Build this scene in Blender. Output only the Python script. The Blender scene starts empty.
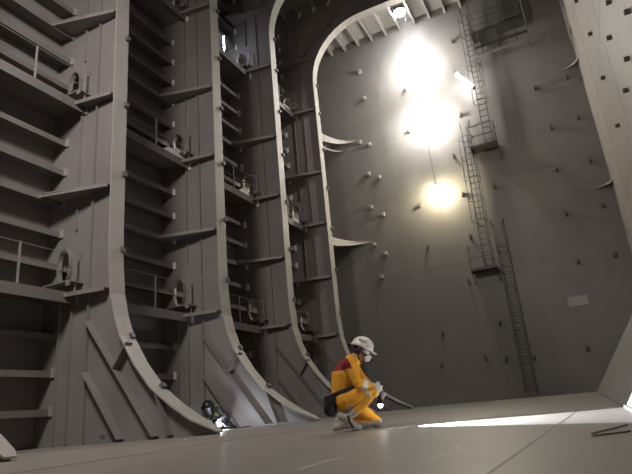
import bpy, bmesh, math, random
from mathutils import Vector, Matrix, Euler
from mathutils.geometry import tessellate_polygon
random.seed(7)
sc = bpy.context.scene
C = sc.collection
PI = math.pi

# ------------------------------------------------------------------ camera
FPX = 535.4
YAW, PITCH, ROLL = 0.4356, 0.3127, -0.0919
fwd = Vector((-math.sin(YAW)*math.cos(PITCH), math.cos(YAW)*math.cos(PITCH), math.sin(PITCH)))
rt0 = Vector((math.cos(YAW), math.sin(YAW), 0)); up0 = rt0.cross(fwd)
rt = rt0*math.cos(ROLL) + up0*math.sin(ROLL)
up = -rt0*math.sin(ROLL) + up0*math.cos(ROLL)
cam_d = bpy.data.cameras.new('camera'); cam = bpy.data.objects.new('camera', cam_d); C.objects.link(cam)
M = Matrix((rt, up, -fwd)).transposed().to_4x4(); M.translation = Vector((0, 0, 0.2557))
cam.matrix_world = M
cam_d.sensor_width = 36; cam_d.lens = FPX/632*36; cam_d.clip_start = .02; cam_d.clip_end = 200
sc.camera = cam

# ------------------------------------------------------------------ world, exposure, large lamps
w = bpy.data.worlds.new('world'); sc.world = w; w.use_nodes = True
w.node_tree.nodes['Background'].inputs[0].default_value = (.95, .93, .92, 1)
w.node_tree.nodes['Background'].inputs[1].default_value = .02
sc.view_settings.view_transform = 'Standard'; sc.view_settings.look = 'None'
sc.view_settings.gamma = 1; sc.view_settings.use_curve_mapping = False
sc.view_settings.exposure = 0.0

def area_lamp(name, loc, target, size, power, col):
    d = bpy.data.lights.new(name, 'AREA'); d.shape = 'DISK'; d.size = size; d.energy = power; d.color = col
    o = bpy.data.objects.new(name, d); C.objects.link(o); o.location = loc
    o.rotation_euler = (Vector(target)-Vector(loc)).to_track_quat('-Z', 'Y').to_euler()
    return o
# work floodlight hung in the part of the tank behind the camera
area_lamp('work_floodlight', (-5.7, 1.6, 11.0), (-11, 4.6, 4), 2.4, 1050, (1, .93, .885))
def spot_lamp(name, loc, target, angle, power, col, blend=.5):
    d = bpy.data.lights.new(name, 'SPOT'); d.energy = power; d.color = col; d.spot_size = math.radians(angle); d.spot_blend = blend; d.shadow_soft_size = .3
    o = bpy.data.objects.new(name, d); C.objects.link(o); o.location = loc
    o.rotation_euler = (Vector(target)-Vector(loc)).to_track_quat('-Z', 'Y').to_euler()
spot_lamp('right_wall_fill', (-7.5, 1.0, 11.0), (2.65, 14.5, 10.5), 66, 2200, (1, .93, .86))  # added unseen lamp that brightens the right side plate
spot_lamp('frame_floodlight', (1.2, 16.5, 18.0), (-10.2, 18.6, 10.5), 54, 3000, (1, .96, .92), .6)

# ------------------------------------------------------------------ helpers
def mat(name, col, rough=.6, metal=0, noise=.12, scale=3.0, bump=0, bscale=40, emit=None, estr=0, stain=None):
    m = bpy.data.materials.new(name); m.use_nodes = True; nt = m.node_tree; N = nt.nodes; L = nt.links
    b = N['Principled BSDF']
    b.inputs['Roughness'].default_value = rough; b.inputs['Metallic'].default_value = metal
    c = (*col, 1)
    b.inputs['Base Color'].default_value = c
    tc = N.new('ShaderNodeTexCoord')
    if noise:
        nz = N.new('ShaderNodeTexNoise'); nz.inputs['Scale'].default_value = scale; nz.inputs['Detail'].default_value = 6
        nz.inputs['Roughness'].default_value = .65
        L.new(tc.outputs['Object'], nz.inputs['Vector'])
        r = N.new('ShaderNodeValToRGB')
        r.color_ramp.elements[0].position = .3; r.color_ramp.elements[1].position = .7
        r.color_ramp.elements[0].color = (*[max(0, x*(1-noise)) for x in col], 1)
        r.color_ramp.elements[1].color = (*[min(1, x*(1+noise)) for x in col], 1)
        L.new(nz.outputs['Fac'], r.inputs['Fac'])
        out = r.outputs['Color']
        if stain:
            n2 = N.new('ShaderNodeTexNoise'); n2.inputs['Scale'].default_value = stain[0]; n2.inputs['Detail'].default_value = 8
            mp = N.new('ShaderNodeMapping'); mp.inputs['Scale'].default_value = stain[2]
            L.new(tc.outputs['Object'], mp.inputs['Vector']); L.new(mp.outputs['Vector'], n2.inputs['Vector'])
            r2 = N.new('ShaderNodeValToRGB'); r2.color_ramp.elements[0].position = .5; r2.color_ramp.elements[1].position = .72
            L.new(n2.outputs['Fac'], r2.inputs['Fac'])
            mx = N.new('ShaderNodeMix'); mx.data_type = 'RGBA'
            L.new(r2.outputs['Color'], mx.inputs['Factor']); L.new(out, mx.inputs['A'])
            mx.inputs['B'].default_value = (*stain[1], 1); out = mx.outputs['Result']
        L.new(out, b.inputs['Base Color'])
    if bump:
        nb = N.new('ShaderNodeTexNoise'); nb.inputs['Scale'].default_value = bscale; nb.inputs['Detail'].default_value = 4
        L.new(tc.outputs['Object'], nb.inputs['Vector'])
        bp = N.new('ShaderNodeBump'); bp.inputs['Strength'].default_value = bump; bp.inputs['Distance'].default_value = .02
        L.new(nb.outputs['Fac'], bp.inputs['Height']); L.new(bp.outputs['Normal'], b.inputs['Normal'])
    if emit:
        b.inputs['Emission Color'].default_value = (*emit, 1); b.inputs['Emission Strength'].default_value = estr
    return m

STEEL = (.225, .205, .196)
m_frame = mat('frame primer', STEEL, .55, noise=.10, scale=.8, bump=.06, bscale=6, stain=(1.2, (.20, .18, .17), (1, 1, .35)))
m_face = mat('face plate primer', (.35, .328, .305), .5, noise=.10, scale=1.2, bump=.05, bscale=8)
m_stiff = mat('stiffener primer', (.165, .15, .144), .55, noise=.1, scale=1)
m_wall = mat('left wall primer', (.23, .211, .202), .6, noise=.12, scale=.7, stain=(1, (.195, .179, .171), (1, 1, .3)))
m_front = mat('darkened unseen bulkhead', (.08, .076, .073), .6, noise=.1, scale=.4)  # wall out of view, darkened to lower the bounce light
m_back = mat('bulkhead paint', (.19, .181, .173), .5, noise=.10, scale=.35, bump=.08, bscale=1.2, stain=(.5, (.165, .157, .15), (1, 1, .6)))
m_right = mat('side plate paint', (.275, .25, .23), .5, noise=.06, scale=.5, bump=.05, bscale=1.5)
m_hopper = mat('hopper paint', (.29, .27, .255), .5, noise=.08, scale=.6)
m_floor = mat('tank top paint', (.262, .237, .211), .42, noise=.10, scale=1.3, bump=.05, bscale=3, stain=(.8, (.25, .225, .2), (1, .5, 1)))
m_deck = mat('deck underside paint', (.30, .285, .27), .6, noise=.08, scale=.8)
m_seam = mat('weld bead', (.22, .208, .198), .6, noise=.15, scale=20)
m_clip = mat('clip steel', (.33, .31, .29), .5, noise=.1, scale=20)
m_clipd = mat('dark and shaded clip steel', (.10, .094, .09), .5, noise=.1, scale=20)
m_lit = mat('lit collar and step white', (.8, .78, .75), .5, noise=.06, scale=6)  # lamplight on far collars and steps, put into the colour
m_patch = mat('pale repair plate', (.33, .32, .30), .5, noise=.06, scale=6)
m_ladder = mat('ladder steel', (.075, .072, .07), .5, metal=.2, noise=.15, scale=8)
m_rail = mat('rail steel', (.26, .245, .235), .5, noise=.1, scale=8)
m_chalk = mat('chalk', (.50, .475, .44), .9, noise=.15, scale=30)
m_rope = mat('rope', (.20, .165, .13), .9, noise=.3, scale=60)
m_cable = mat('cable', (.03, .03, .03), .6, noise=0)
m_house = mat('lamp housing', (.12, .12, .12), .5, noise=.1, scale=10)
m_net = mat('green tarpaulin', (.16, .21, .19), .8, noise=.2, scale=4)
m_trunk = mat('trunk primer', (.12, .117, .112), .6, noise=.12, scale=1.5)

class MB:
    def __init__(s): s.v = []; s.f = []
    def add(s, vs, fs):
        k = len(s.v); s.v += [tuple(v) for v in vs]; s.f += [tuple(i+k for i in f) for f in fs]
    def box(s, a, b):
        x0, y0, z0 = a; x1, y1, z1 = b
        s.add([(x0,y0,z0),(x1,y0,z0),(x1,y1,z0),(x0,y1,z0),(x0,y0,z1),(x1,y0,z1),(x1,y1,z1),(x0,y1,z1)],
              [(0,3,2,1),(4,5,6,7),(0,1,5,4),(1,2,6,5),(2,3,7,6),(3,0,4,7)])
        return s
    def bar(s, p, q, wx, wy, ref=(0, 1, 0)):
        """rectangular bar from p to q; wy measured along ref, wx across it"""
        p = Vector(p); q = Vector(q); d = (q-p).normalized(); r = Vector(ref); r = (r - d*r.dot(d)).normalized(); c = d.cross(r)
        vs = [e + c*(sx*wx/2) + r*(sy*wy/2) for e in (p, q) for sx, sy in ((-1,-1),(1,-1),(1,1),(-1,1))]
        s.add(vs, [(3,2,1,0),(4,5,6,7),(0,1,5,4),(1,2,6,5),(2,3,7,6),(3,0,4,7)])
        return s
    def tube(s, path, r, n=8, closed=False):
        P = [Vector(p) for p in path]; m = len(P); rings = []
        rr = r if isinstance(r, (list, tuple)) else [r]*m
        ref = None
        for i, p in enumerate(P):
            if closed: d = P[(i+1) % m]-P[i-1]
            else: d = P[min(i+1, m-1)]-P[max(i-1, 0)]
            d.normalize()
            if ref is None: ref = Vector((0,0,1)) if abs(d.z) < .9 else Vector((1,0,0))
            ref = (ref-d*ref.dot(d)).normalized(); c = d.cross(ref)
            rings.append([p+(ref*math.cos(2*PI*k/n)+c*math.sin(2*PI*k/n))*rr[i] for k in range(n)])
        vs = [v for g in rings for v in g]; fs = []
        for i in range(m if closed else m-1):
            j = (i+1) % m
            for k in range(n): fs.append((i*n+k, i*n+(k+1) % n, j*n+(k+1) % n, j*n+k))
        if not closed: fs += [tuple(range(n))[::-1], tuple((m-1)*n+k for k in range(n))]
        s.add(vs, fs); return s
    def prism(s, loops, fn, t0, t1):
        """2D outline (+holes) extruded; fn(u,v,t)->xyz"""
        L3 = [[Vector((u, v, 0)) for u, v in lp] for lp in loops]
        tris = tessellate_polygon(L3); flat = [p for lp in loops for p in lp]; n = len(flat)
        vs = [fn(u, v, t0) for u, v in flat] + [fn(u, v, t1) for u, v in flat]
        fs = [tuple(t) for t in tris] + [tuple(i+n for i in reversed(t)) for t in tris]
        k = 0
        for lp in loops:
            m = len(lp)
            for i in range(m):
                a, b = k+i, k+(i+1) % m; fs.append((a, b, b+n, a+n))
            k += m
        s.add(vs, fs); return s
    def lathe(s, prof, n=16, fn=lambda p: p):
        vs = []; fs = []; m = len(prof)
        for r, z in prof:
            for k in range(n): vs.append(fn(Vector((r*math.cos(2*PI*k/n), r*math.sin(2*PI*k/n), z))))
        for i in range(m-1):
            for k in range(n): fs.append((i*n+k, i*n+(k+1) % n, (i+1)*n+(k+1) % n, (i+1)*n+k))
        s.add(vs, fs); return s
    def mesh(s, name):
        me = bpy.data.meshes.new(name); me.from_pydata([tuple(v) for v in s.v], [], s.f)
        bm = bmesh.new(); bm.from_mesh(me); bmesh.ops.recalc_face_normals(bm, faces=bm.faces); bm.to_mesh(me); bm.free()
        return me
    def build(s, name, m, parent=None, smooth=False):
        me = s.mesh(name); me.materials.append(m)
        if smooth: me.polygons.foreach_set('use_smooth', [True]*len(me.polygons))
        o = bpy.data.objects.new(name, me); C.objects.link(o)
        if parent: o.parent = parent
        return o

def link_mesh(name, me, parent=None, loc=None, rot=None, scale=None):
    o = bpy.data.objects.new(name, me); C.objects.link(o)
    if parent: o.parent = parent
    if loc: o.location = loc
    if rot: o.rotation_euler = rot
    if scale: o.scale = scale
    return o
def tag(o, label, cat, group=None):
    o['label'] = label; o['category'] = cat
    if group: o['group'] = group
    return o
def thing(name, label, cat, loc=(0,0,0), rz=0, group=None):
    o = bpy.data.objects.new(name, None); C.objects.link(o); o.empty_display_size = .2
    o.location = loc; o.rotation_euler = (0, 0, rz)
    return tag(o, label, cat, group)
def struct(name, mb, m):
    o = mb.build(name, m); o['kind'] = 'structure'; return o
def dup(root, loc, label, parent=None):
    kids = list(root.children)
    r = root.copy(); C.objects.link(r)
    if loc is not None: r.location = loc
    if label: r['label'] = label
    if parent: r.parent = parent
    for ch in kids: dup(ch, None, None, r)
    return r

# ------------------------------------------------------------------ dimensions of the tank
XW = -11.6            # left wall plate
XF = -9.25            # inner edge of the web frames
XR = 2.65             # right side plate
YB = 25.61            # back bulkhead
YFRONT = -6.0
ZD = 20.8             # deck plate
FR = [4.56, 8.76, 12.96, 17.16, 21.36]
STIFF = [.8+.85*i for i in range(23)]
STRINGER = [3.35, 8.45, 14.4]
STIFF = [z for z in STIFF if min(abs(z-t) for t in STRINGER) > .2]

# ------------------------------------------------------------------ setting
fl = struct('floor', MB().box((XW, YFRONT, -.2), (3.2, YB+.1, 0)), m_floor)
def seam(parent, p, q, w=.03, h=.008, axis='z', m=m_seam, name='weld_seam'):
    ref = {'x': (1,0,0), 'y': (0,1,0), 'z': (0,0,1)}[axis]
    o = MB().bar(p, q, w, h*2, ref).build(name, m, parent); return o
seam(fl, (-.40, 1.5, 0), (-.20, 7.4, 0), .014, .001, m=m_clipd)
seam(fl, (-4.2, -2, 0), (-4.0, 25.5, 0), .03, .003, m=m_floor)
seam(fl, (-11, 6.9, 0), (1.5, 6.9, 0), .03, .003, m=m_floor)
def ribbon(parent, pts, w, name):
    mb = MB(); P = [Vector((x, y, 0)) for x, y in pts]; vs = []
    for i, p in enumerate(P):
        d = (P[min(i+1, len(P)-1)]-P[max(i-1, 0)]).normalized(); n = Vector((-d.y, d.x, 0))*(w/2*(.6+.4*math.sin(i*2.1)))
        vs += [p+n+Vector((0,0,.0004)), p-n+Vector((0,0,.0004)), p+n-Vector((0,0,.002)), p-n-Vector((0,0,.002))]
    fs = []
    for i in range(len(P)-1):
        a, b = 4*i, 4*i+4
        fs += [(a, b, b+1, a+1), (a+2, a+3, b+3, b+2), (a, a+2, b+2, b), (a+1, b+1, b+3, a+3)]
    mb.add(vs, fs); return mb.build(name, m_chalk, parent)
CH1 = [(-1.336,2.42),(-1.329,2.51),(-1.333,2.61),(-1.337,2.71),(-1.33,2.81),(-1.316,2.90)]
CH2 = [(-.886,2.44),(-.821,2.48),(-.79,2.55),(-.748,2.64),(-.720,2.75),(-.694,2.90),(-.70,3.07),(-.76,3.22)]
ribbon(fl, CH1, .035, 'chalk_mark'); ribbon(fl, CH2, .035, 'chalk_mark')

wl = struct('wall_left', MB().box((XW-.15, YFRONT, -.2), (XW, YB+.1, ZD)), m_wall)
def stiff_mesh(z):
    mb = MB(); mb.box((XW-.01, 2.0, z-.012), (XW+.5, YB, z+.012)); mb.box((XW+.485, 2.0, z-.13), (XW+.505, YB, z+.02)); return mb
for z in STIFF: stiff_mesh(z).build('longitudinal_stiffener', m_stiff, wl)
for y in (6.7, 10.9, 15.2, 19.3, 23.5): seam(wl, (XW, y, 0), (XW, y, ZD), .03, .006, 'x')

wb = struct('wall_back', MB().box((XW-.15, YB, -.2), (XR+.15, YB+.15, ZD+.1)), m_back)
for z in (3.4, 6.35, 10.25, 13.6, 17.0): seam(wb, (XW, YB, z), (XR, YB, z+.15), .03, .004, 'y')
for x in (-9.3, -6.9, -.9, 1.3): seam(wb, (x, YB, 0), (x, YB, ZD), .03, .004, 'y')
PADS = [(-8.16,18.59),(-8.07,16.8),(-8.69,14.2),(-8.13,13.9),(-8.41,12.19),(-7.84,11.83),(-8.5,10.26),(-7.9,9.71),(-8.61,8.21),(-8.05,7.6),(-8.42,6.42),(-2.79,18.41),(-2.98,16.47),(-3.09,14.01),(-5.73,16.52),(-5.88,13.97),(-3.81,11.86),(-5.92,9.72),(-3.72,9.74),(-3.73,7.55),(-5.85,7.45),(-2.17,9.77),(.63,9.83),(.57,7.67),(-4.18,5.4),(-4.05,1.85),(-6.08,1.75),(-3.19,1.66),(-2.0,1.61),(.12,1.74),(-3.15,3.26),(.56,5.44),(-5.79,3.17),(.83,11.96),(2.05,9.89),(2.08,7.69),(2.03,5.45),(.57,14.22),(2.03,14.28),(2.04,12.11)]
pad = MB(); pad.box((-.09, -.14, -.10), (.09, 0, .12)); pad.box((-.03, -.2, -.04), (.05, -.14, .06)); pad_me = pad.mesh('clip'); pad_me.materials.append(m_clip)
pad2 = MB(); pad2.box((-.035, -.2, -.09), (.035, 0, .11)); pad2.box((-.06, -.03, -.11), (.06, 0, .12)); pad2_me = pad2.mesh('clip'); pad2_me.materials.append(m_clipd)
for x, z in PADS: link_mesh('clip', pad_me if x < -7.5 else pad2_me, wb, (x, YB, z), (0, random.uniform(-.2, .2), 0))  # all but the leftmost clips carry their shade as a darker colour
MB().box((-.18, YB-.02, 3.55), (.60, YB, 3.98)).build('repair_plate', m_patch, wb)

# side plate and sloping hopper plate of the right side
wr = struct('wall_right', MB().box((XR, YFRONT, 3.75), (XR+.15, YB+.1, ZD)), m_right)
rp = MB(); rp.box((-.13, -.05, -.05), (0, .05, .05)); rp_me = rp.mesh('clip'); rp_me.materials.append(m_clipd)
for y, z in [(19.15,12.17),(15.94,9.85),(19.16,10.34),(15.9,8.04),(19.02,8.4),(12.86,8.51),(14.47,8.2),(14.54,10.06),(20.14,14.37),(15.94,11.9),(19.1,14.1),(19.1,6.3),(15.9,6.0),(12.86,6.5)]:
    link_mesh('clip', rp_me, wr, (XR, y, z))
for y in (22.0, 17.4, 13.2): seam(wr, (XR, y, 3.9), (XR, y, ZD), .03, .004, 'x', m_right)
for z in (7.0, 11.2, 15.4): seam(wr, (XR, 0, z), (XR, YB, z), .03, .004, 'x', m_right)
hop = MB(); F0, F1 = .38, .10      # the foot of the hopper closes in a little towards the back
hop.add([(F0, YFRONT, 0), (XR, YFRONT, 3.75), (XR+.15, YFRONT, 3.75), (XR+.15, YFRONT, -.2), (F0, YFRONT, -.2), (F1, YB, 0), (XR, YB, 3.75), (XR+.15, YB, 3.75), (XR+.15, YB, -.2), (F1, YB, -.2)],
        [(0, 1, 2, 3, 4), (5, 9, 8, 7, 6)]+[(i, 5+i, 5+(i+1) % 5, (i+1) % 5) for i in range(5)])
wh = struct('wall_lower_right', hop, m_hopper)
MB().bar((F0, YFRONT, .0), (F1, YB, .0), .05, .03).build('weld_seam', m_seam, wh)
wf = struct('wall_front', MB().box((XW-.15, YFRONT-.15, -.2), (XR+.15, YFRONT, ZD+.1)), m_front)
ce = struct('ceiling', MB().box((XW-.15, YFRONT, ZD), (XR+.15, YB+.1, ZD+.15)), m_deck)
DL = [-10.55+.852*i for i in range(15)]
dl = MB(); dl.box((-.012, YFRONT, -.45), (.012, YB, 0)); dl.box((-.07, YFRONT, -.45), (.05, YB, -.43)); dl_me = dl.mesh('deck_longitudinal'); dl_me.materials.append(m_deck)
for x in DL: link_mesh('deck_longitudinal', dl_me, ce, (x, 0, ZD))

# curved corner brackets where the side stringers meet the back bulkhead
def corner_bracket(name, xw, sgn, z, size, label, ext, parent):
    """horizontal plate in the corner with a hollow free edge and a face strip; sgn=+1 left corner, -1 right"""
    pts = []
    n = 12
    for i in range(n+1):
        a = PI/2*i/n
        pts.append((xw+sgn*(size[0]-size[0]*math.sin(a)*1.0), YB-size[1]+size[1]*math.cos(a)*1.0) if False else
                   (xw+sgn*size[0]*(1-math.sin(a)), YB-size[1]*(1-math.cos(a))))
    # pts run from (xw+size,YB) to (xw, YB-size) hollow towards the corner
    out = [(xw, YB)] + pts
    mb = MB().prism([out], lambda u, v, t: (u, v, t), z-.012, z+.012)
    o = mb.build(name, m_frame, parent)
    st = MB(); vs = []
    for (x, y) in pts: e_ = ext*(.12+.88*((YB-y)/size[1])**.7); vs += [(x, y, z-e_), (x, y, z+e_*.6)]
    vs2 = [(x+sgn*-.02, y+.02, zz) for x, y, zz in vs]
    m = len(vs); fs = []
    for i in range(len(pts)-1):
        a, b = 2*i, 2*i+2
        fs += [(a, b, b+1, a+1), (a+m, a+1+m, b+1+m, b+m), (a, a+m, b+m, b), (a+1, b+1, b+1+m, a+1+m)]
    fs += [(0, 1, 1+m, m), (m-2, m-2+m, m-1+m, m-1)]
    st.add(vs+vs2, fs); st.build('face_strip', m_face, o)
    return o
corner_bracket('corner_bracket', XW+1.15, 1, 8.45, (1.75, 2.9), '', .4, wb)
corner_bracket('corner_bracket', XW+1.15, 1, 14.45, (1.5, 2.9), '', .42, wb)
corner_bracket('corner_bracket', XW+1.15, 1, 14.0, (1.0, 1.6), '', .1, wb)
corner_bracket('corner_bracket', XR, -1, 8.55, (1.0, 1.0), '', .09, wb)
corner_bracket('corner_bracket', XR, -1, 14.75, (1.0, 1.0), '', .09, wb)
for z in STRINGER:      # stringer ledge reaching along the back bulkhead in the corner
    MB().box((XW, YB-.35, z-.012), (XW+1.15, YB, z+.012)).build('stringer_end', m_frame, wb)

# ------------------------------------------------------------------ web frames
INNER = [(-6.44, .03), (-6.56, .10), (-6.95, .28), (-7.43, .57), (-7.98, .98), (-8.43, 1.5), (-8.85, 2.15), (-9.02, 2.6), (-9.16, 3.15), (-9.23, 3.9), (XF, 4.8),
         (XF, 15.85)]
for i in range(1, 13):
    a = PI - PI/2*i/12; INNER.append((-6.35+2.9*math.cos(a), 15.85+2.9*math.sin(a)))
INNER.append((XR, 18.75))
XB = -10.4     # the empty stands here
def oval(cx, cz, rx, rz, n=20):
    return [(cx+rx*math.cos(2*PI*k/n), cz+rz*(abs(math.sin(2*PI*k/n))**.8)*(1 if math.sin(2*PI*k/n) > 0 else -1)) for k in range(n)]
MAN = [(-10.84, z+.76) for z in STRINGER]
fr = thing('web_frame', '', 'frame', (XB, FR[0], 0), 0, 'grey transverse web frames along the left wall')
L = lambda x: x-XB
holes = [oval(x, z, .20, .42) for x, z in MAN] + [oval(-9.45, .12, .09, .055, 10)]
out = [(XW, 0)] + [(-6.44, 0)] + INNER + [(XR, ZD), (XW, ZD)]
MB().prism([out]+holes, lambda u, v, t: (L(u), t, v), -.012, .012).build('web_plate', m_frame, fr)
def face_strip(path, half, th):
    mb = MB(); vs = []
    P = [Vector((x, z)) for x, z in path]
    for i, p in enumerate(P):
        d = (P[min(i+1, len(P)-1)]-P[max(i-1, 0)]).normalized(); n = Vector((d.y, -d.x))   # towards the tank
        hw = half*(.35 if i == 0 else .6 if i == 1 else 1)
        for off in (0, th):
            for y in (-hw, hw): vs.append((L(p.x+n.x*off), y, p.y+n.y*off))
    fs = [(0, 1, 3, 2)]; m = len(P)
    for i in range(m-1):
        a, b = 4*i, 4*i+4
        fs += [(a, b, b+1, a+1), (a+2, a+3, b+3, b+2), (a, a+2, b+2, b), (a+1, b+1, b+3, a+3)]
    fs.append((4*m-4, 4*m-2, 4*m-1, 4*m-3))
    mb.add(vs, fs); return mb
o = face_strip(INNER, .218, .03).build('face_plate', m_face, fr)
# vertical stiffeners on the camera side
for x, z0, z1 in ((-10.52, 0.03, 3.2), (-10.52, 5.0, 8.3), (-10.52, 9.9, 14.2), (-10.52, 15.9, 20.2), (-9.98, .03, 20.2)):
    MB().box((L(x)-.012, -.09, z0), (L(x)+.012, -.01, z1)).build('vertical_stiffener', m_frame, fr)
MB().box((L(-10.92)-.01, -.09, .03), (L(-10.92)+.01, -.01, 3.2)).build('vertical_stiffener', m_frame, fr)
# diagonal stiffeners in the lower and upper corners
for (a, b) in (((-9.95, 2.66), (-7.92, .05)), ((-9.95, 1.5), (-8.85, .05)), ((-7.85, .88), (-7.55, .05)), ((-9.95, 17.4), (-7.3, 19.5)), ((-8.65, 2.0), (-9.02, 1.5))):
    MB().bar((L(a[0]), -.11, a[1]), (L(b[0]), -.11, b[1]), .022, .2).build('diagonal_stiffener', m_frame, fr)
# horizontal tripping brackets
def tripping(z, x0, y0):
    mb = MB(); a = (x0, 0); tipy = -y0
    poly = [(x0-.02, 0), (x0-.02, tipy), (x0+.10, tipy-.02), (XF-.12, -.20), (XF-.02, -.10), (XF-.02, 0)]
    mb.prism([poly], lambda u, v, t: (L(u), v, t), z-.012, z+.012)
    mb.bar((L(x0-.02), tipy-.01, z-.03), (L(XF-.10), -.20, z-.03), .03, .10, (0, 0, 1))
    return mb
for z in STRINGER: tripping(z-.02, XW+1.15, .36).build('tripping_bracket', m_frame, fr)
for z in (5.9, 11.0, 17.3): tripping(z-.02, XW+.5, .68).build('tripping_bracket', m_frame, fr)
# manhole coamings and step plates
for x, z in MAN:
    ov = oval(x, z, .20, .42, 24); mb = MB(); n = len(ov)
    ov2 = oval(x, z, .22, .44, 24)
    vs = [(L(a), -.12, b) for a, b in ov]+[(L(a), .02, b) for a, b in ov]+[(L(a), -.12, b) for a, b in ov2]+[(L(a), .02, b) for a, b in ov2]
    fs = []
    for k in range(n):
        j = (k+1) % n; fs += [(k, j, n+j, n+k), (2*n+k, 3*n+k, 3*n+j, 2*n+j), (k, 2*n+k, 2*n+j, j), (n+k, n+j, 3*n+j, 3*n+k)]
    mb.add(vs, fs); mb.build('manhole_coaming', m_frame, fr)
    mb = MB(); mb.box((L(x)-.3, -.42, z-.52), (L(x)+.62, -.012, z-.49)); mb.box((L(x)+.5, -.42, z-.62), (L(x)+.62, -.4, z-.49)); mb.build('step_plate', m_frame, fr)
for z in STRINGER:      # the walkway plate carried past the frame
    o = MB().box((L(XW), -.71, z-.012), (L(XW+1.15), .225, z+.012)).build('walkway_end', m_stiff, fr)
    MB().box((L(XW+1.14), -.71, z-.22), (L(XW+1.165), .225, z+.035)).build('edge_flange', m_stiff, o)
    for zz in (.55, .98): MB().tube([(L(XW+1.10), -.69, z+zz), (L(XW+1.12), -.45, z+zz), (L(XW+1.30), -.21, z+zz)], .009, 6).build('guard_rail', m_rail, o)
    o = MB().box((L(XW+1.30)-.018, -.218, z), (L(XW+1.30)+.018, -.182, z+1.0)).build('guard_post', m_rail, fr)
    MB().tube([(L(XW+1.30), -.2, z+.98), (L(XW+1.30), -.012, z+.98)], .009, 6).build('guard_rail', m_rail, o)
# collar plates at the longitudinals, small lugs on the face plate
col = MB().box((-.03, -.05, -.14), (.05, .0, .08)); col_me = col.mesh('collar_plate'); col_me.materials.append(m_clip)
for z in STIFF: link_mesh('collar_plate', col_me, fr, (L(XW+.53), -.012, z))
for z in STRINGER: link_mesh('collar_plate', col_me, fr, (L(XW+1.2), -.012, z-.1))
for x in DL[1:]: link_mesh('collar_plate', col_me, fr, (L(x), -.012, ZD-.52), (0, .5, 0))
lug = MB().box((0, -.05, -.06), (.10, .05, .06)); lug_me = lug.mesh('lug'); lug_me.materials.append(m_clipd)
for z in (4.25, 6.2, 8.15, 10.2, 12.2, 14.2, 15.8): link_mesh('lug', lug_me, fr, (L(XF+.02), .16, z))
for k, (x, z) in enumerate(((-8.87, 2.15), (-7.98, .98))): link_mesh('lug', lug_me, fr, (L(x)+.02, .12, z), (0, -.5-.35*k, 0))
FL = ['web frame at left picture edge, only its low curved toe on the floor in view',
      'tall web frame with curved face plate, leftmost of the four, nearest the camera',
      'tall web frame second from the left, behind the crouching welder',
      'tall web frame third from the left, with bluish lamplight on its upper plate',
      'farthest web frame at right, its arched top joining the deck in front of the bulkhead']
frames = [fr] + [dup(fr, (XB, y, 0), '') for y in FR[1:]]
for o, l in zip(frames, FL): o['label'] = l
for i, z in ((2, 8.45), (3, 8.45), (4, 8.45), (4, 14.4)):      # boxed step under some manholes, its lamplit look painted pale
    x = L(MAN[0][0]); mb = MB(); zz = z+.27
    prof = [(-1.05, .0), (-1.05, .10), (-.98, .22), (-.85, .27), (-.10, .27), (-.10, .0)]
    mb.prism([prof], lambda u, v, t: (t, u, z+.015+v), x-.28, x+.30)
    o = mb.build('step_box', m_lit, frames[i]); o['label'] = 'pale boxed step below the manhole'
col_pale = col_me.copy(); col_pale.name = 'collar_plate'; col_pale.materials[0] = m_lit
col_pale2 = MB().box((-.04, -.05, -.17), (.07, .0, .09)).mesh('collar_plate'); col_pale2.materials.append(m_lit)
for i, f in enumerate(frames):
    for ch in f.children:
        if ch.name.startswith('collar_plate') and i >= 2: ch.data = col_pale if i == 2 else col_pale2  # collars of the farther frames get their lit look by colour

# ------------------------------------------------------------------ side walkways (stringers)
g0, g1 = .23, 3.48
wk = thing('stringer_walkway', '', 'walkway', (XW, FR[0], 0), 0, 'stringer walkways along the left wall')
MB().box((0, g0, -.012), (1.15, g1, .012)).build('deck_plate', m_stiff, wk)
MB().box((1.14, g0, -.22), (1.165, g1, .035)).build('edge_flange', m_stiff, wk)
for y in (1.0, 2.7):
    o = MB().box((1.08, y-.02, .012), (1.115, y+.02, 1.0)).build('guard_post', m_rail, wk)
    MB().box((1.04, y-.06, .012), (1.135, y+.06, .03)).build('post_foot', m_rail, o)
for z in (.55, .98): MB().tube([(1.10, g0+.02, z), (1.10, g1, z)], .009, 6).build('guard_rail', m_rail, wk)
lv = ['lowest', 'middle', 'upper']
by = ['cut by the left picture edge', 'between the leftmost and second tall web frames', 'between the second and third tall web frames', 'between the third and farthest tall web frames', 'behind the farthest web frame, reaching the bulkhead']
first = True
for i, y in enumerate(FR):
    for k, z in enumerate(STRINGER):
        lab = f'{lv[k]} side walkway with guard rail, {by[i]}'
        if first: wk.location = (XW, y, z); wk['label'] = lab; first = False
        else: dup(wk, (XW, y, z), lab)

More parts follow.
